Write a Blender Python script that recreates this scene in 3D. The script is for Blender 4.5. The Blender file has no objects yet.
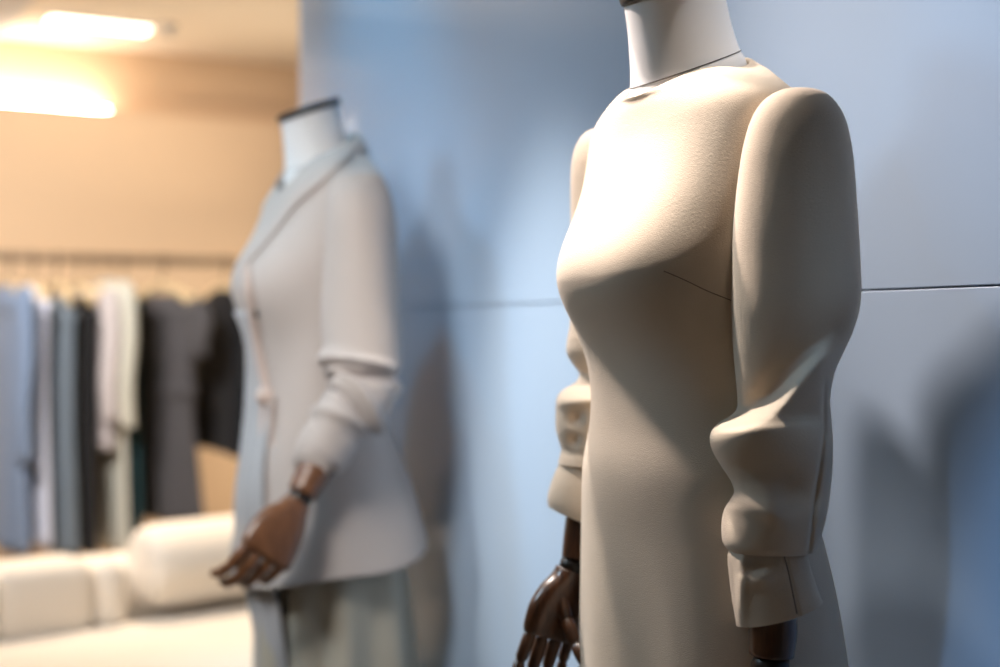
import bpy, math, random
import numpy as np
from mathutils import Vector, Matrix
from mathutils.bvhtree import BVHTree
random.seed(4)
S = bpy.context.scene
COL = S.collection
FPX = 50.0 / 36.0 * 1000.0
CAMZ = 1.2

# ------------------------------------------------------------------ helpers
def pt(px, py, Y):
    """world point seen at pixel (px, py) of the frame, at depth Y"""
    return np.array([(px - 500.0) / FPX * Y, Y, CAMZ + (333.5 - py) / FPX * Y])

def crom(rows, n):
    """Catmull-Rom resample of rows of numbers (non uniform safe: chord param on index)"""
    R = np.array(rows, float); m = len(R)
    out = []
    for t in np.linspace(0, m - 1, n):
        i = min(int(t), m - 2); u = t - i
        p0 = R[max(i - 1, 0)]; p1 = R[i]; p2 = R[i + 1]; p3 = R[min(i + 2, m - 1)]
        out.append(0.5 * ((2 * p1) + (-p0 + p2) * u + (2 * p0 - 5 * p1 + 4 * p2 - p3) * u * u + (-p0 + 3 * p1 - 3 * p2 + p3) * u ** 3))
    return np.array(out)

def sstep(a, b, x):
    t = np.clip((x - a) / (b - a), 0, 1)
    return t * t * (3 - 2 * t)

def link(name, verts, faces, mat, parent=None, smooth=True):
    me = bpy.data.meshes.new(name)
    v = np.array(verts, float)
    off = np.zeros(3)
    if parent is not None:
        p = parent
        while p is not None:
            off += np.array(p.location); p = p.parent
        loc = np.zeros(3)
    else:
        lo = v.min(0); hi = v.max(0)
        loc = np.array([(lo[0] + hi[0]) / 2, (lo[1] + hi[1]) / 2, lo[2]]); off = loc
    me.from_pydata([tuple(q) for q in (v - off)], [], faces)
    me.materials.append(mat)
    if smooth:
        for p in me.polygons: p.use_smooth = True
    me.validate(); me.update()
    o = bpy.data.objects.new(name, me); COL.objects.link(o)
    o.location = tuple(loc)
    if parent is not None: o.parent = parent
    return o

def grid_faces(nr, nc, closed=True, cap0=False, cap1=False, base=0, flip=False):
    F = []
    m = nc if closed else nc - 1
    for i in range(nr - 1):
        for j in range(m):
            a = i * nc + j; b = i * nc + (j + 1) % nc
            f = (a, b, b + nc, a + nc)
            F.append(tuple(base + k for k in (f[::-1] if flip else f)))
    if cap0: F.append(tuple(base + k for k in (range(nc) if flip else range(nc - 1, -1, -1))))
    if cap1:
        s = (nr - 1) * nc
        F.append(tuple(base + s + k for k in (range(nc - 1, -1, -1) if flip else range(nc))))
    return F

class MB:
    def __init__(self): self.v = []; self.f = []
    def grid(self, G, closed=True, cap0=False, cap1=False, flip=False):
        G = np.array(G); nr, nc = G.shape[:2]
        b = len(self.v); self.v += [tuple(p) for p in G.reshape(-1, 3)]
        self.f += grid_faces(nr, nc, closed, cap0, cap1, b, flip)
    def box(self, c, ax, ay, az, hx, hy, hz, bev=0.0):
        """box with axes; rounded by chamfer rings when bev"""
        c = np.array(c, float); ax = np.array(ax, float); ay = np.array(ay, float); az = np.array(az, float)
        if bev <= 0:
            b = len(self.v)
            for k in (-1, 1):
                for s, t in ((-1, -1), (1, -1), (1, 1), (-1, 1)):
                    self.v.append(tuple(c + ax * hx * s + ay * hy * t + az * hz * k))
            for f in ((3, 2, 1, 0), (4, 5, 6, 7), (0, 1, 5, 4), (1, 2, 6, 5), (2, 3, 7, 6), (3, 0, 4, 7)):
                self.f.append(tuple(b + k for k in f))
        else:
            rows = []
            nb = 5
            prof = [(-hz + bev * (1 - math.cos(a)), bev * (1 - math.sin(a))) for a in np.linspace(0, math.pi / 2, nb)]
            prof += [(hz - bev * (1 - math.sin(a)), bev * (1 - math.cos(a))) for a in np.linspace(0, math.pi / 2, nb)]
            for z, ins in prof:
                ring = []
                for q, (sx, sy) in enumerate(((1, 1), (-1, 1), (-1, -1), (1, -1))):
                    for a in np.linspace(0, math.pi / 2, nb):
                        ang = q * math.pi / 2 + a
                        ring.append(c + ax * (sx * (hx - bev) + (bev - ins) * math.cos(ang)) + ay * (sy * (hy - bev) + (bev - ins) * math.sin(ang)) + az * z)
                rows.append(ring)
            self.grid(rows, True, True, True)
    def tube(self, pts, rad, n=12, caps=True, flat=None, up=None):
        pts = np.array(pts, float); m = len(pts)
        rad = np.ones(m) * rad if np.isscalar(rad) else np.array(rad, float)
        T = np.gradient(pts, axis=0); T /= np.linalg.norm(T, axis=1)[:, None] + 1e-12
        u = np.array([0, 0, 1.0]) if up is None else np.array(up, float)
        if abs(T[0] @ u) > .95: u = np.array([1.0, 0, 0])
        rows = []
        for i in range(m):
            u = u - T[i] * (u @ T[i]); u /= np.linalg.norm(u)
            w = np.cross(T[i], u)
            k = 1.0 if flat is None else flat
            rows.append([pts[i] + rad[i] * (math.cos(a) * u * k + math.sin(a) * w) for a in np.linspace(0, 2 * math.pi, n, endpoint=False)])
        self.grid(rows, True, caps, caps)
    def build(self, name, mat, parent=None, smooth=True):
        return link(name, self.v, self.f, mat, parent, smooth)

def tag(o, label=None, cat=None, group=None, kind=None):
    if label: o['label'] = label
    if cat: o['category'] = cat
    if group: o['group'] = group
    if kind: o['kind'] = kind
    return o

def empty(name, loc):
    o = bpy.data.objects.new(name, None); o.empty_display_size = .1
    o.location = tuple(loc); COL.objects.link(o); return o

# ------------------------------------------------------------------ materials
def mat(name, col, rough=.6, spec=.5, coat=0., coat_rough=.05, sheen=0., metal=0., bump=None, vary=None, emit=None):
    m = bpy.data.materials.new(name); m.use_nodes = True
    nt = m.node_tree; b = nt.nodes['Principled BSDF']
    b.inputs['Base Color'].default_value = (*col, 1)
    b.inputs['Roughness'].default_value = rough
    b.inputs['Specular IOR Level'].default_value = spec
    b.inputs['Metallic'].default_value = metal
    b.inputs['Coat Weight'].default_value = coat
    b.inputs['Coat Roughness'].default_value = coat_rough
    b.inputs['Sheen Weight'].default_value = sheen
    b.inputs['Sheen Roughness'].default_value = .5
    tc = nt.nodes.new('ShaderNodeTexCoord')
    if vary:
        sc, col2, stretch = vary
        mp = nt.nodes.new('ShaderNodeMapping'); mp.inputs['Scale'].default_value = stretch
        nz = nt.nodes.new('ShaderNodeTexNoise'); nz.inputs['Scale'].default_value = sc; nz.inputs['Detail'].default_value = 4
        mx = nt.nodes.new('ShaderNodeMix'); mx.data_type = 'RGBA'
        mx.inputs['A'].default_value = (*col, 1); mx.inputs['B'].default_value = (*col2, 1)
        cr = nt.nodes.new('ShaderNodeMapRange'); cr.inputs['From Min'].default_value = .35; cr.inputs['From Max'].default_value = .65
        nt.links.new(tc.outputs['Object'], mp.inputs['Vector']); nt.links.new(mp.outputs['Vector'], nz.inputs['Vector'])
        nt.links.new(nz.outputs['Fac'], cr.inputs['Value']); nt.links.new(cr.outputs['Result'], mx.inputs['Factor'])
        nt.links.new(mx.outputs['Result'], b.inputs['Base Color'])
    if bump:
        scl, dist, strength, stretch = bump
        mp = nt.nodes.new('ShaderNodeMapping'); mp.inputs['Scale'].default_value = stretch
        nz = nt.nodes.new('ShaderNodeTexNoise'); nz.inputs['Scale'].default_value = scl; nz.inputs['Detail'].default_value = 2
        bp = nt.nodes.new('ShaderNodeBump'); bp.inputs['Distance'].default_value = dist; bp.inputs['Strength'].default_value = strength
        nt.links.new(tc.outputs['Object'], mp.inputs['Vector']); nt.links.new(mp.outputs['Vector'], nz.inputs['Vector'])
        nt.links.new(nz.outputs['Fac'], bp.inputs['Height']); nt.links.new(bp.outputs['Normal'], b.inputs['Normal'])
    if emit:
        b.inputs['Emission Color'].default_value = (*emit[0], 1); b.inputs['Emission Strength'].default_value = emit[1]
    return m

M = {}
M['crepe'] = mat('cream_crepe', (.67, .56, .445), .78, .25, sheen=.2, bump=(640, .0009, .55, (1, 1, 2.0)))
M['jacket'] = mat('grey_suiting', (.47, .415, .39), .75, .25, sheen=.2, bump=(700, .0005, .25, (1, 1, 1)))
M['panel'] = mat('grey_panel_cloth', (.40, .40, .42), .75, .25, sheen=.2)
M['edge'] = mat('jacket_binding', (.56, .45, .40), .7, .3)
M['skirt'] = mat('khaki_cloth', (.44, .41, .34), .8, .25, sheen=.15)
M['neck'] = mat('white_jersey', (.82, .82, .83), .7, .3, bump=(900, .0004, .2, (1, 1, 1)))
M['thread'] = mat('dark_thread', (.06, .055, .05), .8)
M['seam'] = mat('cream_seam_thread', (.20, .155, .12), .85)
M['cap'] = mat('black_cap', (.012, .016, .02), .45)
M['wood'] = mat('dark_varnished_wood', (.115, .043, .016), .35, .5, coat=.6, coat_rough=.12, vary=(30, (.05, .02, .009), (6, 6, .8)))
M['wood2'] = mat('brown_varnished_wood', (.20, .08, .032), .4, .5, coat=.35, coat_rough=.2, vary=(25, (.13, .05, .02), (6, 6, .8)))
M['joint'] = mat('dark_joint', (.015, .009, .006), .4)
M['steel'] = mat('brushed_steel', (.55, .54, .52), .3, metal=1.)
M['blue'] = mat('blue_lacquer', (.37, .49, .66), .42, .3, coat=.3, coat_rough=.04)
M['beige'] = mat('beige_plaster', (.66, .47, .30), .85, .2, bump=(60, .001, .1, (1, 1, 1)))
M['cream'] = mat('cream_plaster', (.78, .68, .54), .85, .2)
M['floor'] = mat('pale_stone_floor', (.55, .48, .40), .35, .5, vary=(3, (.50, .43, .36), (1, 1, 1)))
M['greybeam'] = mat('grey_beam', (.55, .52, .48), .7)
M['sofa'] = mat('cream_upholstery', (.86, .80, .72), .9, .2, sheen=.3, bump=(220, .002, .3, (1, 1, 1)))
M['lamp'] = mat('lamp_diffuser', (.9, .9, .88), .5, emit=((1, .90, .74), 5.0))
M['cove'] = mat('cove_diffuser', (.9, .9, .88), .5, emit=((1, .91, .80), 34.0))
M['rail'] = mat('bronze_rail', (.34, .25, .17), .4, metal=.4)
M['hanger'] = mat('pale_wood_hanger', (.80, .62, .36), .45, .5)
M['hook'] = mat('dark_hook', (.06, .05, .045), .35, metal=.8)
M['button'] = mat('dark_button', (.02, .022, .026), .8, .2)
def cloth(name, c): return mat(name, c, .85, .2, sheen=.15)

# ------------------------------------------------------------------ layout of the place
NW = np.array([.884, .467, 0]); DW = np.array([-.467, .884, 0])       # into the blue wall / along it, away from the camera
F0 = -NW                                                             # the way both mannequins face
L0 = np.array([.467, -.884, 0])                                      # their left
UP = np.array([0, 0, 1.0])
P1 = np.array([.2, 1.5, 0])
P2 = np.array([-.327, 2.498, 0])
W0 = P1 + .22 * NW

# blue wall of two stacked lacquered panels with a shadow gap between them
mb = MB()
t_end, t_start = 1.846, -3.2
TH = .05
def wallbox(z0, z1):
    c = W0 + DW * (t_end + t_start) / 2 + NW * TH / 2 + UP * (z0 + z1) / 2
    mb.box(c, DW, NW, UP, (t_end - t_start) / 2, TH / 2, (z1 - z0) / 2, .0012)
wallbox(0, 1.2475); wallbox(1.2495, 2.9)
c = W0 + DW * (t_end + t_start) / 2 + NW * (TH / 2 + .004) + UP * 1.45
mb.box(c, DW, NW, UP, (t_end - t_start) / 2 - .01, TH / 2 - .006, 1.44)
tag(mb.build('wall_back', M['blue'], smooth=False), kind='structure')

RD = np.array([.874, .486, 0]); RN = np.array([.486, -.874, 0])        # along the shop's rear wall / out of it
WB = np.array([-1.826, 4.906, 0])
mb = MB(); mb.box(WB - RN * .10 + RD * .3 + UP * 1.01, RD, RN, UP, 3.4, .10, 1.01); mb.box(WB - RN * .17 + RD * .3 + UP * 2.15, RD, RN, UP, 3.4, .04, .16)
tag(mb.build('wall_rear', M['beige'], smooth=False), kind='structure')
mb = MB(); mb.box((-.6, 2.2, -.05), (1, 0, 0), (0, 1, 0), UP, 5.5, 6, .05)
tag(mb.build('floor', M['floor'], smooth=False), kind='structure')
# low ceiling over the clothes rail, rising to the main ceiling in front of it
mb = MB(); mb.box(WB + RN * .42 + RD * .3 + UP * 2.70, RD, RN, UP, 3.4, .62, .42)
mb.box((-.6, 1.0, 3.16), (1, 0, 0), (0, 1, 0), UP, 5.0, 4.5, .04)
tag(mb.build('ceiling', M['cream'], smooth=False), kind='structure')

mb = MB(); mb.box(WB + RN * .42 - RD * .75 + UP * 2.262, RD, RN, UP, .80, .55, .017)
tag(mb.build('trim_1', M['greybeam'], smooth=False), kind='structure')
# ------------------------------------------------------------------ camera
cd = bpy.data.cameras.new('camera'); cam = bpy.data.objects.new('camera', cd); COL.objects.link(cam)
cd.lens = 50; cd.sensor_width = 36; cam.location = (0, 0, CAMZ); cam.rotation_euler = (math.pi / 2, 0, 0)
cd.dof.use_dof = True; cd.dof.focus_distance = 1.40; cd.dof.aperture_fstop = 2.0
cd.clip_start = .01
S.camera = cam

# ------------------------------------------------------------------ body parts
NT = 128
TH_ = np.linspace(0, 2 * math.pi, NT, endpoint=False)                 # 0 = left side, pi/2 = front
CT, ST = np.cos(TH_), np.sin(TH_)

def torso_grid(P, rows, n, zoff=0, bust=None, exp=2.25, folds=None):
    """rows: z_side, z_front, z_back, half width, front depth, back depth, centre f"""
    R = crom(rows, n); G = []
    for k, (zs, zf, zb, a, bf, bb, c) in enumerate(R):
        e = 2.0 / exp
        x = a * np.sign(CT) * np.abs(CT) ** e
        y = np.where(ST > 0, bf, bb) * np.sign(ST) * np.abs(ST) ** e
        w = ST * ST
        z = zs * (1 - w) + np.where(ST > 0, zf, zb) * w
        y = y + c
        if bust:
            bz, bl, ba, sl, su, sx = bust
            sz = np.where(z > bz, su, sl)
            y = y + ba * np.exp(-((z - bz) / sz) ** 2 - (np.abs(x) / (bl + sx * .85)) ** 4) * np.clip(ST * 2.2, 0, 1)
        if folds is not None:
            d = folds(TH_, z); x = x + d * CT; y = y + d * ST
        G.append(P + x[:, None] * L0 + y[:, None] * F0 + (z + zoff)[:, None] * UP)
    return np.array(G)

def neck(P, zo, root, m_neck):
    rows = [(1.405, 1.445, .056, -.003), (1.437, 1.487, .0632, -.003), (1.452, 1.500, .0622, -.002), (1.466, 1.512, .0582, .001), (1.49, 1.535, .0545, .006), (1.52, 1.562, .0525, .011), (1.550, 1.588, .0525, .016)]
    R = crom(rows, 40)
    G = [[P + r * math.cos(t) * L0 + (c + r * math.sin(t)) * F0 + UP * (zo + (zf + zb) / 2 + (zf - zb) / 2 * math.sin(t)) for t in np.linspace(0, 2 * math.pi, 64, endpoint=False)] for zf, zb, r, c in R]
    mb = MB(); mb.grid(G, True, False, True)
    o = mb.build('neck', m_neck, root)
    # stitched seam round the base of the neck
    k = int(.478 * 39); ring = np.array(G[k] + [G[k][0]]); cen = np.mean(G[k], axis=0)
    mb = MB(); mb.tube(cen + (ring - cen) * 1.004, .00055, 6, False); mb.build('neck_seam', M['thread'], o)
    # cap
    top = np.array(G[-1]); cen = top.mean(0); ax = np.cross(top[16] - cen, top[0] - cen); ax /= np.linalg.norm(ax)
    if ax[2] < 0: ax = -ax
    rows = [cen + (top - cen) * s + ax * h for s, h in ((.97, -.001), (1.05, 0), (1.06, .003), (1.06, .009), (1.03, .012), (.5, .014), (.05, .014))]
    mb = MB(); mb.grid(rows, True, True, True); mb.build('neck_cap', M['cap'], o)

def stand(P, root):
    mb = MB(); c = P
    ring = [(.0, .17), (.004, .172), (.010, .172), (.014, .168), (.016, .02)]
    G = [[c + UP * z + r * math.cos(t) * L0 + r * math.sin(t) * F0 for t in np.linspace(0, 2 * math.pi, 64, endpoint=False)] for z, r in ring]
    mb.grid(G, True, True, True); mb.build('base_plate', M['steel'], root)
    mb = MB(); mb.tube([c + UP * .016, c + UP * .5, c + UP * .95], .0125, 20); mb.build('pole', M['steel'], root)

def bvh_of(*obs):
    V = []; Fc = []
    for o in obs:
        off = np.zeros(3); p = o
        while p is not None: off += np.array(p.location); p = p.parent
        b = len(V)
        V += [tuple(np.array(v.co) + off) for v in o.data.vertices]
        Fc += [tuple(b + k for k in p.vertices) for p in o.data.polygons]
    return BVHTree.FromPolygons(V, Fc)

ORG = Vector((0, 0, CAMZ))
def cast(bvh, px, py, off=.0):
    d = Vector(((px - 500) / FPX, 1, (333.5 - py) / FPX)).normalized()
    h, n, i, t = bvh.ray_cast(ORG, d)
    if h is None:
        h, n, i, t = bvh.find_nearest(ORG + d * bvh_depth[0])
    if n.dot(d) > 0: n = -n
    return np.array(h + n * off)
bvh_depth = [1.45]

def seam_line(bvh, poly, name, m, parent, r=.0006, n=40, off=.0001):
    Q = crom(poly, n); mb = MB()
    mb.tube([cast(bvh, x, y, off) for x, y in Q], r, 6); return mb.build(name, m, parent)

def drape(bvh, A, B, name, m, parent, off=.005, th=.003, nu=30, nv=10):
    A = crom(A, nu); B = crom(B, nu)
    G = np.array([[cast(bvh, *(A[i] * (1 - t) + B[i] * t), off + .003 * math.sin(math.pi * t)) for t in np.linspace(0, 1, nv)] for i in range(nu)])
    mb = MB(); mb.grid(G, False); o = mb.build(name, m, parent)
    s = o.modifiers.new('thickness', 'SOLIDIFY'); s.thickness = th; s.offset = 0
    return o

def sleeve_rows(rows, Yc, n, ratio=.86, nt=112, disp=None, tilt=None):
    """rows of (pixel row, left edge, right edge) of a hanging sleeve, its axis at depth Yc(y)"""
    R = crom(rows, n); G = []
    A = np.linspace(0, 2 * math.pi, nt, endpoint=False)
    for k, (y, xl, xr) in enumerate(R):
        Y = Yc(y); c = pt((xl + xr) / 2, y, Y); r = (xr - xl) / 2 / FPX * Y
        vd = np.array([c[0], c[1], 0]); vd /= np.linalg.norm(vd); pd = np.array([vd[1], -vd[0], 0])
        ring = []
        for a in A:
            ca, sa = math.cos(a), math.sin(a)
            u = (1 + ca) / 2
            d = disp(u, sa, y, xl + (xr - xl) * u) if disp else 0
            q = c + pd * (r + d * abs(ca) * .2) * ca - vd * (r * ratio + d) * sa
            if tilt: q = q + UP * tilt(u, sa, k / (n - 1))
            ring.append(q)
        G.append(ring)
    return np.array(G)

# ---- articulated wooden hand: wrist at O, d = towards the fingers, th = towards the thumb, bk = back of hand
def hand(name, O, d, th, bk, root, m, curl=(.25, .3, .25), spread=.06, sc=1.0, tuck=0):
    d = np.array(d, float); d /= np.linalg.norm(d)
    th = np.array(th, float); th -= d * (th @ d); th /= np.linalg.norm(th)
    bk0 = np.array(bk, float); bk = np.cross(d, th); bk = bk if bk @ bk0 > 0 else -bk
    O = np.array(O, float)
    rows = [(0, .0205, .019, 0), (.012, .024, .019, 0), (.03, .034, .0185, .002), (.055, .0415, .0165, .003), (.078, .0425, .0145, .002), (.090, .041, .0125, .001), (.094, .036, .009, .001)]
    R = crom(rows, 36); A = np.linspace(0, 2 * math.pi, 40, endpoint=False)
    G = [[O + sc * (d * x + th * (c + a * np.sign(math.cos(t)) * abs(math.cos(t)) ** .75) + bk * b * np.sign(math.sin(t)) * abs(math.sin(t)) ** .8) for t in A] for x, a, b, c in R]
    mb = MB(); mb.grid(G, True, True, True); o = mb.build(name, m, root)
    mb = MB(); mb.tube([O - d * .016 * sc, O - d * .006 * sc, O + d * .006 * sc], np.array([.0165, .0185, .0165]) * sc, 24); mb.build('wrist_joint', M['joint'], o)
    def finger(nm, base, dir0, segs, rad, curls, axis_n):
        u = np.array(dir0, float); u /= np.linalg.norm(u); nrm = -np.array(axis_n, float)
        pts = [np.array(base)]; rr = [rad * .9]; p = np.array(base)
        for q, (ln, cu) in enumerate(zip(segs, curls)):
            u2 = u * math.cos(cu) + nrm * math.sin(cu); nrm = nrm * math.cos(cu) - u * math.sin(cu); u = u2
            for t, rs in ((.05, .78), (.12, .98), (.5, 1.0), (.88, .95), (.96, .76)):
                pts.append(p + u * ln * t); rr.append(rad * rs * (1 - .10 * q))
            p = p + u * ln
        pts.append(p + u * rad * .3); rr.append(rad * .45)
        mb = MB(); mb.tube(np.array(pts), np.array(rr), 14); mb.build(nm, m, o)
    for q, (off, ln, rad) in enumerate(((.031, .92, .0088), (.0105, 1.03, .0092), (-.010, .96, .0088), (-.0295, .76, .0077))):
        b = O + sc * (d * (.093 - .004 * abs(q - 1)) + th * off)
        finger('finger', b, d + th * off / .03 * spread, [s * sc * ln for s in (.046, .029, .023)], rad * sc, [c * (1 + .12 * q) for c in curl], bk)
    b = O + sc * (d * .03 + th * .030 - bk * .004)
    finger('thumb', b - th * .012 * tuck * sc, d * .72 + th * .62 * (1 - 1.2 * tuck) - bk * (.25 + .2 * tuck), [s * sc for s in (.040, .033, .024)], .0105 * sc, (-.12, .25, .2), bk)
    return o

# ------------------------------------------------------------------ mannequin in the cream dress
root = empty('mannequin', P1)
tag(root, 'mannequin in long-sleeved cream crepe dress with white cut-off neck, standing nearest by the blue wall', 'mannequin', 'display mannequins')
neck(P1, 0, root, M['neck']); stand(P1, root)
rows = [  # z side, front, back, a, bf, bb, c
    (.46, .46, .46, .196, .076, .172, -.01), (.62, .62, .62, .188, .076, .165, -.008), (.78, .78, .78, .180, .078, .155, -.006),
    (.90, .90, .90, .171, .081, .139, -.004), (.98, .98, .98, .162, .083, .120, -.002), (1.05, 1.05, 1.05, .148, .086, .098, .0),
    (1.10, 1.10, 1.10, .136, .080, .086, .0), (1.15, 1.15, 1.15, .132, .078, .082, .0), (1.20, 1.20, 1.20, .138, .078, .086, .0),
    (1.26, 1.26, 1.26, .150, .083, .090, 0), (1.32, 1.32, 1.32, .156, .080, .092, -.002), (1.37, 1.365, 1.37, .160, .076, .09, -.004),
    (1.412, 1.40, 1.41, .160, .073, .086, -.006), (1.437, 1.421, 1.437, .151, .071, .080, -.006), (1.453, 1.436, 1.462, .128, .069, .074, -.005),
    (1.466, 1.446, 1.485, .102, .067, .070, -.004), (1.473, 1.449, 1.494, .082, .067, .069, -.003), (1.4755, 1.4505, 1.5005, .0695, .0665, .0665, -.002),
    (1.475, 1.449, 1.500, .0672, .065, .0648, -.002), (1.470, 1.445, 1.495, .0662, .0642, .064, -.002)]
def dfold(t, z):
    hang = sstep(1.12, .7, z)
    f = .004 * hang * np.sin(t * 7 + 1.1) * sstep(0, .6, np.abs(np.sin(t * .5)))
    # soft diagonal drag line from the bust towards the side seam
    return f
G = torso_grid(P1, rows, 260, 0, (1.262, .078, .046, .075, .085, .062), 2.2, dfold)
mb = MB(); mb.grid(G, True); dress = mb.build('dress', M['crepe'], root); dress['label'] = 'fitted cream crepe dress'
so = dress.modifiers.new('thickness', 'SOLIDIFY'); so.thickness = .0012; so.offset = -1

# near sleeve
def dist_poly(px, py, poly):
    """signed distance to a polyline ordered left to right; + below it"""
    best = 1e9; sg = 1
    for (x0, y0), (x1, y1) in zip(poly[:-1], poly[1:]):
        dx, dy = x1 - x0, y1 - y0
        t = min(1, max(0, ((px - x0) * dx + (py - y0) * dy) / (dx * dx + dy * dy)))
        ex, ey = px - (x0 + t * dx), py - (y0 + t * dy); dd = math.hypot(ex, ey)
        if dd < best: best = dd; sg = 1 if (dx * (py - y0) - dy * (px - x0)) > 0 else -1
    return best * sg
RA = [tuple(q) for q in crom([(700, 426), (718, 424), (744, 420), (762, 412), (778, 400), (792, 383), (804, 368), (816, 356), (834, 343)], 24)]
RB = [tuple(q) for q in crom([(715, 497), (742, 494), (765, 500), (790, 510), (830, 500)], 16)]
def near_disp(u, sa, y, px):
    if sa <= 0: return 0
    w = sstep(0, .35, sa)
    s = dist_poly(px, y, RA)
    along = sstep(842, 814, px)
    d = .024 * sstep(-13, 9, s) * math.exp(-max(s - 4, 0) / 36.) * along
    d += -.008 * math.exp(-((s + 12) / 12.) ** 2) * sstep(815, 770, px)
    s2 = dist_poly(px, y, RB)
    d += .015 * math.exp(-(s2 / (24. if s2 < 0 else 13.)) ** 2) * sstep(805, 765, px)
    d += -.006 * math.exp(-((s2 + 26) / 16.) ** 2) * sstep(720, 760, px) * sstep(815, 780, px)
    # long seam pleat behind the elbow
    if y > 372:
        xs = 829 - max(0, y - 430) * .12
        d += -.006 * math.exp(-((px - (xs - 7)) / 2.4) ** 2) * sstep(372, 395, y)
    return d * w
rows = [(88.5, 790, 806), (90, 781, 815), (94, 772, 825), (101, 763, 833), (112, 755, 840.5), (126, 749, 846), (145, 744, 850), (165, 740.5, 852.5), (200, 736, 855), (230, 733.5, 857),
        (260, 732.5, 858.5), (288, 732, 859.5), (310, 732, 857.5), (332, 733, 851), (350, 734, 843), (368, 735.5, 835), (385, 737, 830.5), (400, 738, 829), (410, 737, 829.5),
        (417, 730, 830), (424, 719, 830.5), (432, 713.5, 831), (442, 712, 831.5), (454, 715.5, 831.5), (468, 724, 831), (481, 733, 830), (491, 736.5, 829), (499, 732.5, 828), (508, 726, 826.5), (520, 722.5, 824), (533, 722, 820.5), (543, 723.5, 817.5), (548.5, 727, 815), (551, 731, 812), (549, 733, 808), (541, 735, 803), (530, 738, 800)]
Yn = lambda y: 1.337 + .012 * math.sin(math.pi * min(1, max(0, (y - 100) / 560))) - .012 * sstep(420, 660, y)
G = sleeve_rows(rows, Yn, 300, .84, 160, near_disp)
mb = MB(); mb.grid(G, True, True, False); sl = mb.build('sleeve', M['crepe'], dress)
# flared cuff below the pushed-up sleeve
rows = [(536, 735, 800), (549, 730, 804), (558, 728, 807), (575, 730, 811), (595, 733, 816.5), (612, 737, 822)]
def cuff_disp(u, sa, y, px):
    d = .006 * math.exp(-((px - (743 - (y - 560) * .06)) / 7.) ** 2) + .006 * math.exp(-((px - 760) / 13.) ** 2 - ((y - 572) / 8.) ** 2)
    d += -.004 * math.exp(-((px - 757) / 12.) ** 2 - ((y - 560) / 6.) ** 2)
    d += -.0012 * math.exp(-((px - (785 + (y - 553) * .23)) / 1.6) ** 2)
    return d * sstep(0, .3, sa)
G = sleeve_rows(rows, Yn, 90, .72, 160, cuff_disp, lambda u, sa, t: t * t * (-.0125 + .024 * u - .004 * max(0, sa)))
mb = MB(); mb.grid(G, True); cf = mb.build('cuff', M['crepe'], dress)
so = cf.modifiers.new('thickness', 'SOLIDIFY'); so.thickness = .0016; so.offset = -1

# far sleeve
rows = [(129, 595, 618), (131, 588, 628), (137, 581, 640), (149, 574.5, 650), (168, 571, 660), (200, 570.5, 664), (260, 571, 666), (320, 570, 664), (340, 567, 662), (352, 566.5, 662), (362, 571, 660), (373, 579, 658), (382, 576, 658), (390, 563, 660), (398, 557, 662), (412, 555.5, 662), (430, 556, 660), (443, 559.5, 657), (450, 561.5, 654), (457, 559.5, 654), (464, 558, 653)]
def far_disp(u, sa, y, px):
    d = -.013 * math.exp(-((px - 577) / 7.) ** 2 - ((y - 416) / 7) ** 2) - .012 * math.exp(-((px - 575) / 6.) ** 2 - ((y - 438) / 6) ** 2)
    d += .006 * math.exp(-((y - 402 + (px - 560) * .1) / 6) ** 2)
    return d * sstep(0, .3, sa)
Yf = lambda y: 1.672 - .02 * sstep(350, 640, y)
G = sleeve_rows(rows, Yf, 220, .84, 128, far_disp)
mb = MB(); mb.grid(G, True, True, False); mb.build('sleeve', M['crepe'], dress)
rows = [(450, 566, 648), (459, 562, 650), (468, 557.5, 650), (485, 551, 648), (500, 547.5, 646), (511, 548, 644)]
G = sleeve_rows(rows, Yf, 60, .75, 96, None, lambda u, sa, t: t * t * (.006 - .042 * u))
mb = MB(); mb.grid(G, True); cf2 = mb.build('cuff', M['crepe'], dress)
so = cf2.modifiers.new('thickness', 'SOLIDIFY'); so.thickness = .0016; so.offset = -1

bv = bvh_of(dress)
seam_line(bv, [(664, 271), (685, 280), (708, 291), (738, 303)], 'bust_dart', M['seam'], dress, .0005, off=.0013)
bv = bvh_of(cf)
seam_line(bv, [(784, 556), (789, 575), (793, 595), (797, 614)], 'cuff_seam', M['seam'], dress, .0006)

# wooden forearms and hands
def forearm(pts, rad, m):
    mb = MB(); Q = crom([tuple(p) + (r,) for p, r in zip(pts, rad)], 24)
    mb.tube(Q[:, :3], Q[:, 3], 32); return mb.build('forearm', m, root)
forearm([pt(767, 535, 1.328), pt(770, 590, 1.327), pt(773, 622, 1.325), pt(771.5, 655, 1.325)], [.013, .0145, .0228, .0212], M['wood'])
hand('hand', pt(769.5, 673, 1.322), pt(752, 790, 1.30) - pt(769.5, 673, 1.322), F0, L0, root, M['wood'])
forearm([pt(596, 470, 1.66), pt(584.5, 530, 1.655), pt(580, 559, 1.652)], [.028, .0240, .0220], M['wood'])
hand('hand', pt(572, 570, 1.650), np.array([-.020, -.002, -.06]), F0, -L0, root, M['wood'], curl=(.02, .08, .1), sc=.90, spread=.045, tuck=1.3)

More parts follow.
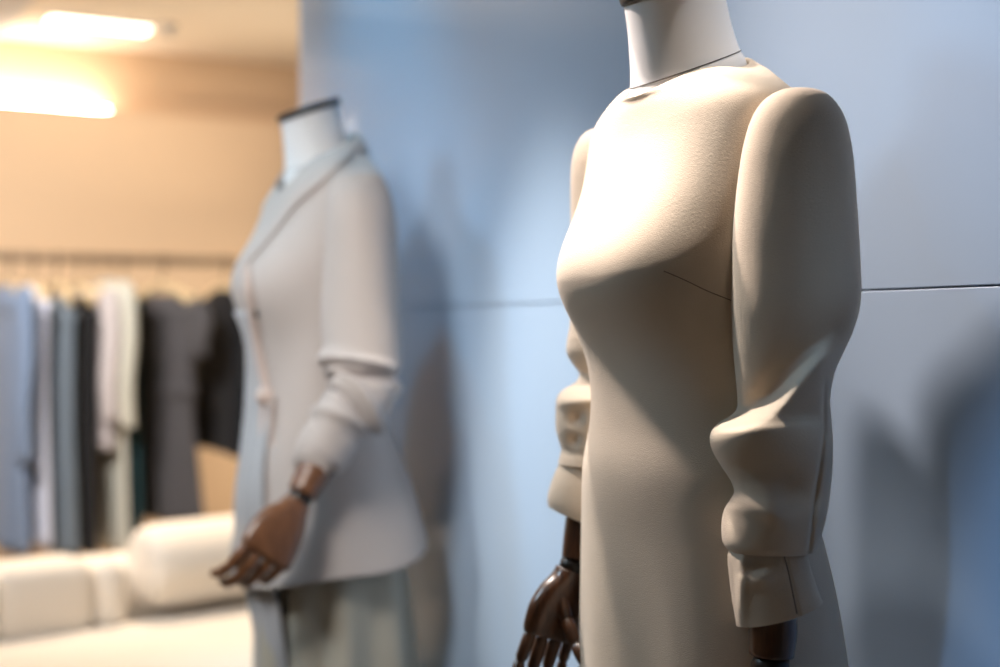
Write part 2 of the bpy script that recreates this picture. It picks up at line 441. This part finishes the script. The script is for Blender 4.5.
# ------------------------------------------------------------------ mannequin in the grey jacket
ZO = .026
root = empty('mannequin', P2)
tag(root, 'mannequin in pale grey wrap jacket with pushed-up sleeves, brown wooden hand', 'mannequin', 'display mannequins')
neck(P2, ZO, root, M['neck']); stand(P2, root)
rows = [(.40, .40, .40, .18, .112, .165, -.01), (.6, .6, .6, .172, .108, .155, -.01), (.8, .8, .8, .165, .105, .14, -.005), (.93, .93, .93, .16, .105, .12, 0), (1.03, 1.03, 1.03, .145, .095, .10, 0)]
G = torso_grid(P2, rows, 80, 0, None, 2.2, lambda t, z: .010 * sstep(.95, .6, z) * np.sin(t * 9) )
mb = MB(); mb.grid(G, True); sk = mb.build('skirt', M['skirt'], root)
# visible chest of the mannequin inside the V of the lapels
rows = [(1.24, 1.24, 1.24, .13, .085, .07, 0), (1.32, 1.32, 1.32, .14, .085, .075, 0), (1.38, 1.37, 1.38, .14, .075, .075, -.003), (1.42, 1.405, 1.42, .12, .066, .07, -.004), (1.44, 1.425, 1.45, .09, .06, .065, -.004), (1.452, 1.437, 1.472, .07, .056, .062, -.003)]
mb = MB(); mb.grid(torso_grid(P2, rows, 60, ZO, (1.262, .078, .04, .075, .085, .062)), True); mb.build('torso_form', M['neck'], root)
rows = [(.768, .735, .815, .205, .150, .180, -.005), (.86, .84, .88, .188, .138, .160, -.003), (.95, .95, .95, .170, .124, .136, 0), (1.03, 1.03, 1.03, .154, .112, .112, .0),
        (1.09, 1.09, 1.09, .147, .106, .102, .002), (1.15, 1.15, 1.15, .150, .106, .103, .002), (1.22, 1.22, 1.22, .160, .104, .108, .002), (1.30, 1.29, 1.30, .168, .100, .112, 0),
        (1.37, 1.345, 1.37, .170, .094, .110, -.004), (1.415, 1.385, 1.415, .166, .088, .105, -.006), (1.442, 1.40, 1.44, .155, .084, .098, -.006), (1.457, 1.41, 1.467, .132, .080, .090, -.005),
        (1.470, 1.418, 1.492, .106, .077, .080, -.004), (1.482, 1.424, 1.510, .086, .075, .074, -.003), (1.489, 1.428, 1.520, .075, .074, .070, -.003)]
G = torso_grid(P2, rows, 200, ZO, (1.262, .078, .045, .075, .085, .062), 2.2, lambda t, z: .003 * np.sin(t * 5 + z * 22) * sstep(1.35, 1.1, z))
mb = MB(); mb.grid(G, True); jk = mb.build('jacket', M['jacket'], root); jk['label'] = 'pale grey wrap jacket'
so = jk.modifiers.new('thickness', 'SOLIDIFY'); so.thickness = .003; so.offset = -1
# near sleeve: a bent tube
def bent_tube(C, n, disp=None, nt=72, ratio=.9):
    Q = crom(C, n); pts = Q[:, :3]; rad = Q[:, 3]
    T = np.gradient(pts, axis=0); T /= np.linalg.norm(T, axis=1)[:, None]
    G = []
    for i in range(n):
        vd = pts[i] - np.array([0, 0, CAMZ]); vd /= np.linalg.norm(vd)
        v = -(vd - T[i] * (vd @ T[i])); v /= np.linalg.norm(v); w = np.cross(v, T[i])
        ring = []
        for a in np.linspace(0, 2 * math.pi, nt, endpoint=False):
            r = rad[i] + (disp(a, i / (n - 1)) if disp else 0)
            ring.append(pts[i] + w * r * math.cos(a) + v * r * ratio * math.sin(a))
        G.append(ring)
    return np.array(G)
def P4(px, py, Y, r): return tuple(pt(px, py, Y)) + (r,)
C = [P4(352, 172, 2.37, .012), P4(353, 178, 2.37, .040), P4(356, 193, 2.37, .053), P4(359, 220, 2.36, .0615), P4(361, 260, 2.355, .0645), P4(362, 310, 2.35, .066), P4(364, 350, 2.34, .064), P4(364, 378, 2.33, .061), P4(354, 402, 2.31, .056), P4(341, 421, 2.295, .049), P4(329, 441, 2.285, .044)]
def jd(a, t):
    sa = math.sin(a)
    d = 0
    for t0, amp, wd, tw in ((.66, .014, .020, .04), (.725, -.020, .017, -.035), (.79, .013, .018, .05), (.845, -.016, .014, .03), (.90, .008, .02, -.02)):
        d += amp * math.exp(-((t - t0 - tw * math.cos(a)) / wd) ** 2)
    d += .003 * math.sin(a * 3 + t * 9)
    return d
mb = MB(); mb.grid(bent_tube(C, 170, jd), True, True, False); mb.build('sleeve', M['jacket'], jk)
C = [P4(336, 428, 2.29, .040), P4(332, 436, 2.287, .0455), P4(326, 446, 2.283, .0465), P4(320.5, 455, 2.28, .047), P4(321, 454, 2.28, .043), P4(330, 440, 2.285, .038)]
mb = MB(); mb.grid(bent_tube(C, 40), True); mb.build('cuff', M['jacket'], jk)
# far sleeve hangs behind the body
def loc2(l, f, z): return tuple(P2 + l * L0 + f * F0 + UP * z)
C = [loc2(-.168, -.008, 1.462) + (.012,), loc2(-.172, -.008, 1.455) + (.04,), loc2(-.18, -.008, 1.42) + (.054,), loc2(-.19, -.015, 1.30) + (.06,), loc2(-.20, -.015, 1.16) + (.06,), loc2(-.20, -.03, 1.06) + (.052,), loc2(-.19, -.04, 1.0) + (.046,)]
mb = MB(); mb.grid(bent_tube(C, 90), True, True, False); mb.build('sleeve', M['jacket'], jk)
forearm([np.array(loc2(-.20, -.03, 1.06)), np.array(loc2(-.19, -.04, 1.0)), np.array(loc2(-.19, -.05, .90))], [.03, .028, .022], M['wood2'])
hand('hand', np.array(loc2(-.19, -.051, .885)), -UP, F0, -L0, root, M['wood2'])
forearm([pt(336, 430, 2.29), pt(318, 464, 2.275), pt(302, 494, 2.255)], [.032, .030, .0245], M['wood2'])
hand('hand', pt(297, 503, 2.25), pt(268, 552, 2.21) - pt(297, 503, 2.25), F0 * .9 + UP * .5, L0, root, M['wood2'], curl=(.55, .6, .45), sc=1.12, tuck=.9, spread=.0)
bv = bvh_of(jk); bvh_depth[0] = 2.4
drape(bv, [(345, 146), (325, 158), (303, 180), (282, 208), (262, 238), (246, 264)], [(352, 158), (337, 172), (318, 190), (300, 206), (276, 236), (249, 268)], 'lapel', M['jacket'], jk, .006, .003)
drape(bv, [(247, 266), (250, 300), (258, 350), (268, 398)], [(252, 266), (256, 300), (265, 350), (274, 397)], 'front_edge', M['edge'], jk, .006, .004, 30, 5)
# stand collar round the nape
A = np.linspace(-.30 * math.pi, 1.30 * math.pi, 50) + math.pi
def cring(r, dz, k=1.0): return [P2 + r * math.cos(t) * L0 + (-.004 + r * .92 * math.sin(t)) * F0 + UP * (ZO + 1.475 - .040 * math.sin(t) + dz) for t in A]
mb = MB(); mb.grid(np.array([cring(.080, -.005), cring(.074, .010), cring(.070, .020), cring(.073, .024), cring(.080, .018), cring(.088, .002), cring(.095, -.012)]), False)
o = mb.build('collar', M['jacket'], jk); s = o.modifiers.new('thickness', 'SOLIDIFY'); s.thickness = .003
# two dark buttons in the wrap and the hanging tie
for x, y in ((256, 312), (261, 347)):
    p = cast(bv, x, y, .002); q = cast(bv, x, y, .008); mb = MB(); mb.tube([p, p * .5 + q * .5, q], [.010, .011, .009], 20); mb.build('button', M['button'], jk)
for k, (x, y1, dx) in enumerate(((268, 505, -1), (276, 498, 3))):
    p = cast(bv, x, 396, .010); e = pt(x + dx, y1, p[1] - .02)
    Q = crom([tuple(p), tuple(p * .6 + e * .4 + F0 * .006), tuple(e)], 24)
    mb = MB(); mb.tube(Q, .010, 12, True, .22, up=F0); mb.build('tie', M['edge'], jk)
p = cast(bv, 270, 396, .010); mb = MB(); mb.tube([p + UP * .016, p + UP * .008, p, p - UP * .01, p - UP * .018], [.006, .014, .016, .013, .006], 16); mb.build('knot', M['edge'], jk)
# long cloth panel hanging down the front
def fp(l, z): return P2 + l * L0 + UP * z
Gp = []
for z in np.linspace(1.24, .40, 60):
    row = []
    for l in np.linspace(-.085, .085, 24):
        zz = max(z, .80)
        fr = np.interp(l, [-.085, -.03, .03, .085], [.0, .0, .0, .0])
        h = bv.ray_cast(Vector(P2 + l * L0 + F0 * .5 + UP * zz), Vector(NW))[0]
        f = .5 - (np.array(h) - (P2 + l * L0 + F0 * .5 + UP * zz)) @ NW if h else .12
        lw = -.03 + (l + .03) * (.45 + .55 * sstep(1.24, .9, z))
        row.append(P2 + lw * L0 + F0 * (f + .008 - .055 * sstep(.95, .6, z) + .003 * math.sin(l * 100)) + UP * z)
    Gp.append(row)
mb = MB(); mb.grid(np.array(Gp), False); o = mb.build('front_panel', M['panel'], jk); o['label'] = 'long blue-grey cloth panel'
s = o.modifiers.new('thickness', 'SOLIDIFY'); s.thickness = .004

# ------------------------------------------------------------------ clothes rail on the rear wall
R0 = np.array([-1.656, 4.6, 1.456])
def rp(s): return R0 + RD * s
root = empty('clothes_rail', rp(.4) * np.array([1, 1, 0]) + UP * 1.44)
tag(root, 'bronze wall-mounted clothes rail along the beige rear wall', 'clothes rail')
mb = MB(); mb.tube([rp(-1.4), rp(0), rp(1.9)], .018, 20); mb.build('rail_bar', M['rail'], root)
for s in (-1.3, 1.8):
    mb = MB(); mb.tube([rp(s), rp(s) - RN * .2, rp(s) - RN * .346], .011, 14); mb.tube([rp(s) - RN * .338, rp(s) - RN * .349], .03, 20); mb.build('bracket', M['rail'], root)

def hanger(s, rot, label, w=.20, m=None):
    c = rp(s); d = RN * math.cos(rot) + RD * math.sin(rot)
    root = empty('coat_hanger', c - UP * .16); tag(root, label, 'hanger', 'wooden hangers on the rail')
    pts = [c - UP * .09 + UP * 0, c - UP * .055, c - UP * .03 + d * .012, c - UP * .008 + d * .0215, c + UP * .012 + d * .014, c + UP * .0195, c + UP * .012 - d * .016, c - d * .020]
    mb = MB(); mb.tube(crom([tuple(p) for p in pts], 30), .0028, 8); mb.build('hook', M['hook'], root)
    Q = [c - UP * (.085 + .062 * abs(t) ** 1.25) + d * w * t for t in np.linspace(-1, 1, 25)]
    mb = MB(); mb.tube(Q, [.009 + .008 * abs(t) for t in np.linspace(-1, 1, 25)], 12, True, 1.25, up=UP); mb.build('shoulder_bar', m or M['hanger'], root)
    return c, d

def garment(name, s, rot, w, t, ybot, colr, label, cat, flare=1.15, sleeve=0, waist=None, drop=.105, seed=0, label_h=None, neckw=.32, rip=6, curve=0, slm=None):
    c, d = hanger(s, rot, label_h, w * .9)
    e = np.cross(d, UP)
    Yb = c[1]; zb = CAMZ + (333.5 - ybot) / FPX * Yb
    rn = random.Random(seed); ph = rn.random() * 6
    zt = c[2] - drop
    root = empty(name, (c[0], c[1], zb)); tag(root, label, cat, 'clothes hanging on the rail')
    A = np.linspace(0, 2 * math.pi, 72, endpoint=False); G = []
    zsh = zt - .05
    H = zsh - zb
    prof = [(0, neckw * w, .022, zt + .01)] + [(0, w * (neckw + (1 - neckw) * q), .024 + .02 * q, zt - .05 * q ** 1.3) for q in (.25, .5, .75, .92, 1.0)]
    prof += [(q, w * np.interp(q, [0, .25, .5, 1], [1.0, .92 if waist is None else .86, .95 if waist is None else waist, flare]), t * np.interp(q, [0, .2, .5, 1], [.55, .9, .9 if waist is None else .75, 1.1]), zsh - H * q) for q in np.linspace(.04, 1, 22)]
    for q, a, b, z in prof:
        ring = []
        for ang in A:
            ca, sa = math.cos(ang), math.sin(ang)
            rr = 1 + q * .22 * math.sin(ang * rip + ph) * abs(sa) + q * .1 * math.sin(ang * (rip * 2 - 1) + ph * 2) * abs(sa)
            ring.append(c * np.array([1, 1, 0]) + d * a * np.sign(ca) * abs(ca) ** .85 + e * b * sa * rr + UP * (z + curve * q * ca * .5))
        G.append(ring)
    mb = MB(); mb.grid(np.array(G), True); body = mb.build('garment_body', colr, root)
    so = body.modifiers.new('thickness', 'SOLIDIFY'); so.thickness = .003; so.offset = -1
    if sleeve:
        for sg in (-1, 1):
            b0 = c - UP * (drop + .035) + d * w * .93 * sg
            pts = [b0 - d * .03 * sg, b0 + d * .012 * sg - UP * .03, b0 + d * .03 * sg - UP * sleeve * .35, b0 + d * .03 * sg - UP * sleeve * .7 + e * .01, b0 + d * .024 * sg - UP * sleeve]
            mb = MB(); mb.tube(crom([tuple(p) for p in pts], 24), np.interp(np.linspace(0, 1, 24), [0, .2, 1], [.035, .058, .046]), 20, True, .55, up=e); mb.build('sleeve', slm or colr, root)
    if waist is not None:
        G = []
        for q, b in ((.34, 1.04), (.35, 1.08), (.40, 1.08), (.41, 1.04)):
            a0 = w * waist * b; z = zsh - H * q
            G.append([c * np.array([1, 1, 0]) + d * a0 * np.sign(math.cos(g)) * abs(math.cos(g)) ** .85 + e * t * 1.0 * b * math.sin(g) + UP * z for g in A])
        mb = MB(); mb.grid(np.array(G), True); mb.build('belt', colr, root)
    return root
K = {k: cloth('cloth_' + k, v) for k, v in dict(blue=(.20, .27, .40), lavender=(.78, .81, .93), slate=(.17, .21, .25), black=(.012, .012, .014), blush=(.62, .56, .55), ivory=(.66, .65, .56), teal=(.008, .045, .055), charcoal=(.09, .086, .092), ink=(.010, .011, .014)).items()}
garment('shirt_dress', .030, .07, .19, .036, 546, K['blue'], 'faded blue long-sleeved shirt dress at the left end of the rail', 'dress', sleeve=.52, label_h='wooden hanger with dark hook holding the faded blue shirt dress', seed=1)
garment('lavender_dress', .104, .07, .185, .024, 541, K['lavender'], 'pale lavender long dress hanging just right of the faded blue one', 'dress', label_h='hanger holding the pale lavender dress', seed=2)
garment('slate_trousers', .180, .07, .20, .036, 548, K['slate'], 'slate blue-grey long garment hanging between the lavender dress and the black one', 'clothes', label_h='golden hanger above the slate blue-grey garment', seed=3, drop=.14)
garment('black_dress', .250, .07, .19, .022, 546, K['black'], 'narrow black dress hanging between the slate garment and the blush blouse', 'dress', label_h='golden hanger above the narrow black dress', seed=4, drop=.14)
garment('blush_blouse', .300, .07, .19, .018, 446, K['blush'], 'short pinkish-white blouse hanging right of the narrow black dress', 'blouse', sleeve=.40, label_h='hanger holding the short pinkish-white blouse', seed=5)
garment('ivory_dress', .354, .07, .19, .022, 547, K['ivory'], 'long ivory green-tinted dress hanging beside the blush blouse', 'dress', sleeve=.45, label_h='hanger holding the long ivory dress', seed=6, drop=.08)
garment('teal_dress', .408, .07, .17, .016, 547, K['teal'], 'slim dark teal dress hanging between the ivory and the charcoal ones', 'dress', label_h='hanger holding the slim dark teal dress', seed=7, drop=.10)
garment('charcoal_dress', .540, .36, .20, .055, 517, K['charcoal'], 'wide charcoal grey belted short-sleeved dress on the rail', 'dress', sleeve=.16, waist=.86, label_h='hanger holding the charcoal belted dress', seed=8, drop=.13)
garment('blouse', .765, .18, .21, .060, 448, K['ink'], 'short black top at the right end of the rail beside the grey jacket', 'top', sleeve=.30, label_h='hanger holding the short black top', seed=9, drop=.11, curve=-.05)

# ------------------------------------------------------------------ cream sofa in front of the rail
SD = np.array([.75, .66, 0]); SD /= np.linalg.norm(SD); SN = np.array([SD[1], -SD[0], 0])
SB = np.array([-1.296, 3.6, 0])
root = empty('sofa', SB + SN * .4 + SD * .1)
tag(root, 'cream upholstered sofa with rounded back cushions in front of the clothes rail', 'sofa')
mb = MB(); mb.box(SB + SD * .0 + SN * .46 + UP * .21, SD, SN, UP, .86, .40, .15, .05); mb.build('seat_base', M['sofa'], root)
mb = MB(); mb.box(SB + SD * .0 + SN * .50 + UP * .39, SD, SN, UP, .85, .36, .055, .05); mb.build('seat_cushion', M['sofa'], root)
mb = MB(); mb.box(SB + SD * .0 + SN * .03 + UP * .33, SD, SN, UP, .86, .09, .27, .06); mb.build('backrest', M['sofa'], root)
for k, (t, hw, zc, hz) in enumerate(((-.56, .25, .52, .095), (.045, .13, .525, .10), (.22, .05, .52, .095), (-.20, .13, .53, .10))):
    mb = MB(); mb.box(SB + SD * t + SN * .12 + UP * zc, SD, SN, UP, hw, .09, hz, .048); mb.build('back_cushion', M['sofa'], root)
for s in (-.78, .78):
    for q in (.14, .8):
        mb = MB(); mb.tube([SB + SD * s + SN * q + UP * z for z in (0, .03, .07)], [.018, .02, .024], 14); mb.build('leg', M['hook'], root)
# bolster pillow leaning on the right half of the back
c0 = SB + SD * .58 + SN * .14 + UP * .575
o = MB(); Q = [c0 + SD * x for x in np.linspace(-.26, .26, 30)]
o.tube(Q, [.115 * (1 - abs(x) ** 6) ** .5 * .22 + .115 * .78 if abs(x) < .995 else .08 for x in np.linspace(-1, 1, 30)], 32)
b = o.build('bolster_pillow', M['sofa']); tag(b, 'thick white bolster pillow lying on the right half of the cream sofa', 'pillow')

# ------------------------------------------------------------------ lamps of the shop
def lamp(name, s0, s1, n0, n1, z, label, m, sg=-1):
    c = WB + RD * (s0 + s1) / 2 + RN * (n0 + n1) / 2 + UP * z
    root = empty(name, c); tag(root, label, 'lamp')
    mb = MB(); mb.box(c + UP * sg * .010, RD, RN, UP, (s1 - s0) / 2 - .008, (n1 - n0) / 2 - .008, .004, .002); mb.build('diffuser', m, root, False)
    mb = MB(); mb.box(c + UP * sg * .004, RD, RN, UP, (s1 - s0) / 2, (n1 - n0) / 2, .004, .002); mb.build('housing', M['greybeam'], root, False)
lamp('cove_lamp', -.6, .46, -.105, -.045, 2.021, 'bright linear uplight on the ledge at the top of the beige wall', M['cove'], 1)
lamp('ceiling_lamp', .16, .52, .22, .34, 2.28, 'long bright lamp in the cream ceiling above the clothes rail', M['lamp'])
c = WB + RD * .56 + RN * .36 + UP * 2.28
mb = MB(); mb.tube([c, c - UP * .012, c - UP * .014, c - UP * .03, c - UP * .034], [.03, .03, .012, .012, .022], 20)
tag(mb.build('ceiling_sprinkler', M['greybeam']), 'small grey sprinkler head in the cream ceiling', 'sprinkler')

# ------------------------------------------------------------------ light
def area(name, loc, target, size, power, col, sy=None, spread=None):
    l = bpy.data.lights.new(name, 'AREA'); l.energy = power; l.color = col; l.size = size
    if sy: l.shape = 'RECTANGLE'; l.size_y = sy
    if spread: l.spread = spread
    o = bpy.data.objects.new(name, l); COL.objects.link(o); o.location = tuple(loc)
    o.rotation_euler = (Vector(target) - Vector(loc)).to_track_quat('-Z', 'Y').to_euler(); return o
def spot(name, loc, target, power, col, ang=50, blend=.6, rad=.03):
    l = bpy.data.lights.new(name, 'SPOT'); l.energy = power; l.color = col; l.spot_size = math.radians(ang); l.spot_blend = blend; l.shadow_soft_size = rad
    o = bpy.data.objects.new(name, l); COL.objects.link(o); o.location = tuple(loc)
    o.rotation_euler = (Vector(target) - Vector(loc)).to_track_quat('-Z', 'Y').to_euler(); return o
WARM = (1, .83, .64); COOL = (.72, .86, 1)
spot('track_or_fill_spot', P1 + F0 * .66 - L0 * 1.28 + UP * 2.92, P1 + UP * 1.51, 450, (1, .83, .73), 23, .95, .08)
spot('track_or_fill_spot', P1 + F0 * .32 - L0 * .30 + UP * 3.0, P1 + F0 * .10 + UP * 1.38, 340, (1, .89, .79), 17, .95, .03)  # extra steep spot added to lift the chest, cone kept off the wall
spot('track_or_fill_spot', P1 + F0 * 1.2 - L0 * .3 + UP * 2.9, W0 - DW * .30 + UP * 1.48, 46, (.22, .62, 1), 14, 1, .05)  # added to tint the upper right of the wall blue
spot('track_or_fill_spot', P1 + F0 * .35 - L0 * 1.4 + UP * 2.3, P1 + F0 * .05 - L0 * .05 + UP * .92, 130, (1, .90, .82), 20, 1, .05)  # added to brighten the left strip of the lower dress
spot('track_or_fill_spot', P1 - F0 * .10 + L0 * .42 + UP * 3.0, P1 + L0 * .03 + UP * 1.50, 95, (1, .92, .84), 8.5, .7, .02)  # narrow spot added to brighten the right side of the neck
area('side_fill', P2 + F0 * 1.2 + L0 * 1.0 + UP * 2.2, P2 + UP * 1.0, .5, 3.0, (1, .97, .93), .5, math.radians(50))  # soft fill added for the mannequin in the grey jacket
area('side_fill', (-2.2, 2.0, 2.6), (.1, 2.0, 1.0), .5, 5, (.55, .8, 1), .5, math.radians(85))  # cool wash added from the left for the blue wall and neck
spot('track_or_fill_spot', P1 + F0 * 1.0 + L0 * .6 + UP * 2.9, W0 - DW * .345 + UP * .90, 150, (.42, .68, 1), 11.5, .9, .05)  # added spot, puts a local blue patch low on the wall at right
spot('track_or_fill_spot', W0 + DW * 1.4 + F0 * .7 + UP * 3.0, W0 + DW * 1.4 + UP * 1.2, 66, (.12, .66, 1), 40, .9, .05)  # blue wash added for the far end of the wall
spot('track_or_fill_spot', W0 + DW * .62 + F0 * 1.1 + UP * 2.95, W0 + DW * .66 + UP * 1.0, 360, (1, .90, .78), 18, 1, .05)  # wash added to brighten the wall between the two mannequins
area('side_fill', (-.80, .35, 1.38), (.2, 2.0, 1.25), .22, .34, (1, .88, .74), .4)  # low source implied by the neck shadow, warmed as added sleeve fill
area('shop_fill', (-1.6, 2.6, 2.3), WB + RD * .3 + UP * 1.2, .9, 28, (1, .95, .92), .5, math.radians(110))  # added fill for the rear wall, has no fixture
spot('shop_fill', WB + RN * .95 + RD * .45 + UP * 2.25, SB + SD * .3 + SN * .3 + UP * .4, 165, (1, .76, .52), 75, .95, .05)  # added to brighten the sofa, has no fixture

w = bpy.data.worlds.new('world'); S.world = w; w.use_nodes = True
w.node_tree.nodes['Background'].inputs['Color'].default_value = (1, .86, .72, 1)
w.node_tree.nodes['Background'].inputs['Strength'].default_value = .03

spot('shop_fill', WB + RN * .75 + RD * .9 + UP * 1.3, WB + RN * .5 + RD * .75 + UP * 2.28, 22, (1, .86, .70), 110, 1, .1)  # unseen uplight added to brighten the low ceiling
area('shop_fill', WB + RN * .7 + RD * 2.0 + UP * 1.3, WB + RD * .85 + UP * .75, .5, 9, (1, .86, .70), .5, math.radians(90))  # added out of sight behind the blue wall, lifts the lower rear wall
vs = S.view_settings; vs.view_transform = 'Standard'; vs.look = 'None'; vs.exposure = 0; vs.gamma = 1; vs.use_curve_mapping = False
S.cycles.use_denoising = True
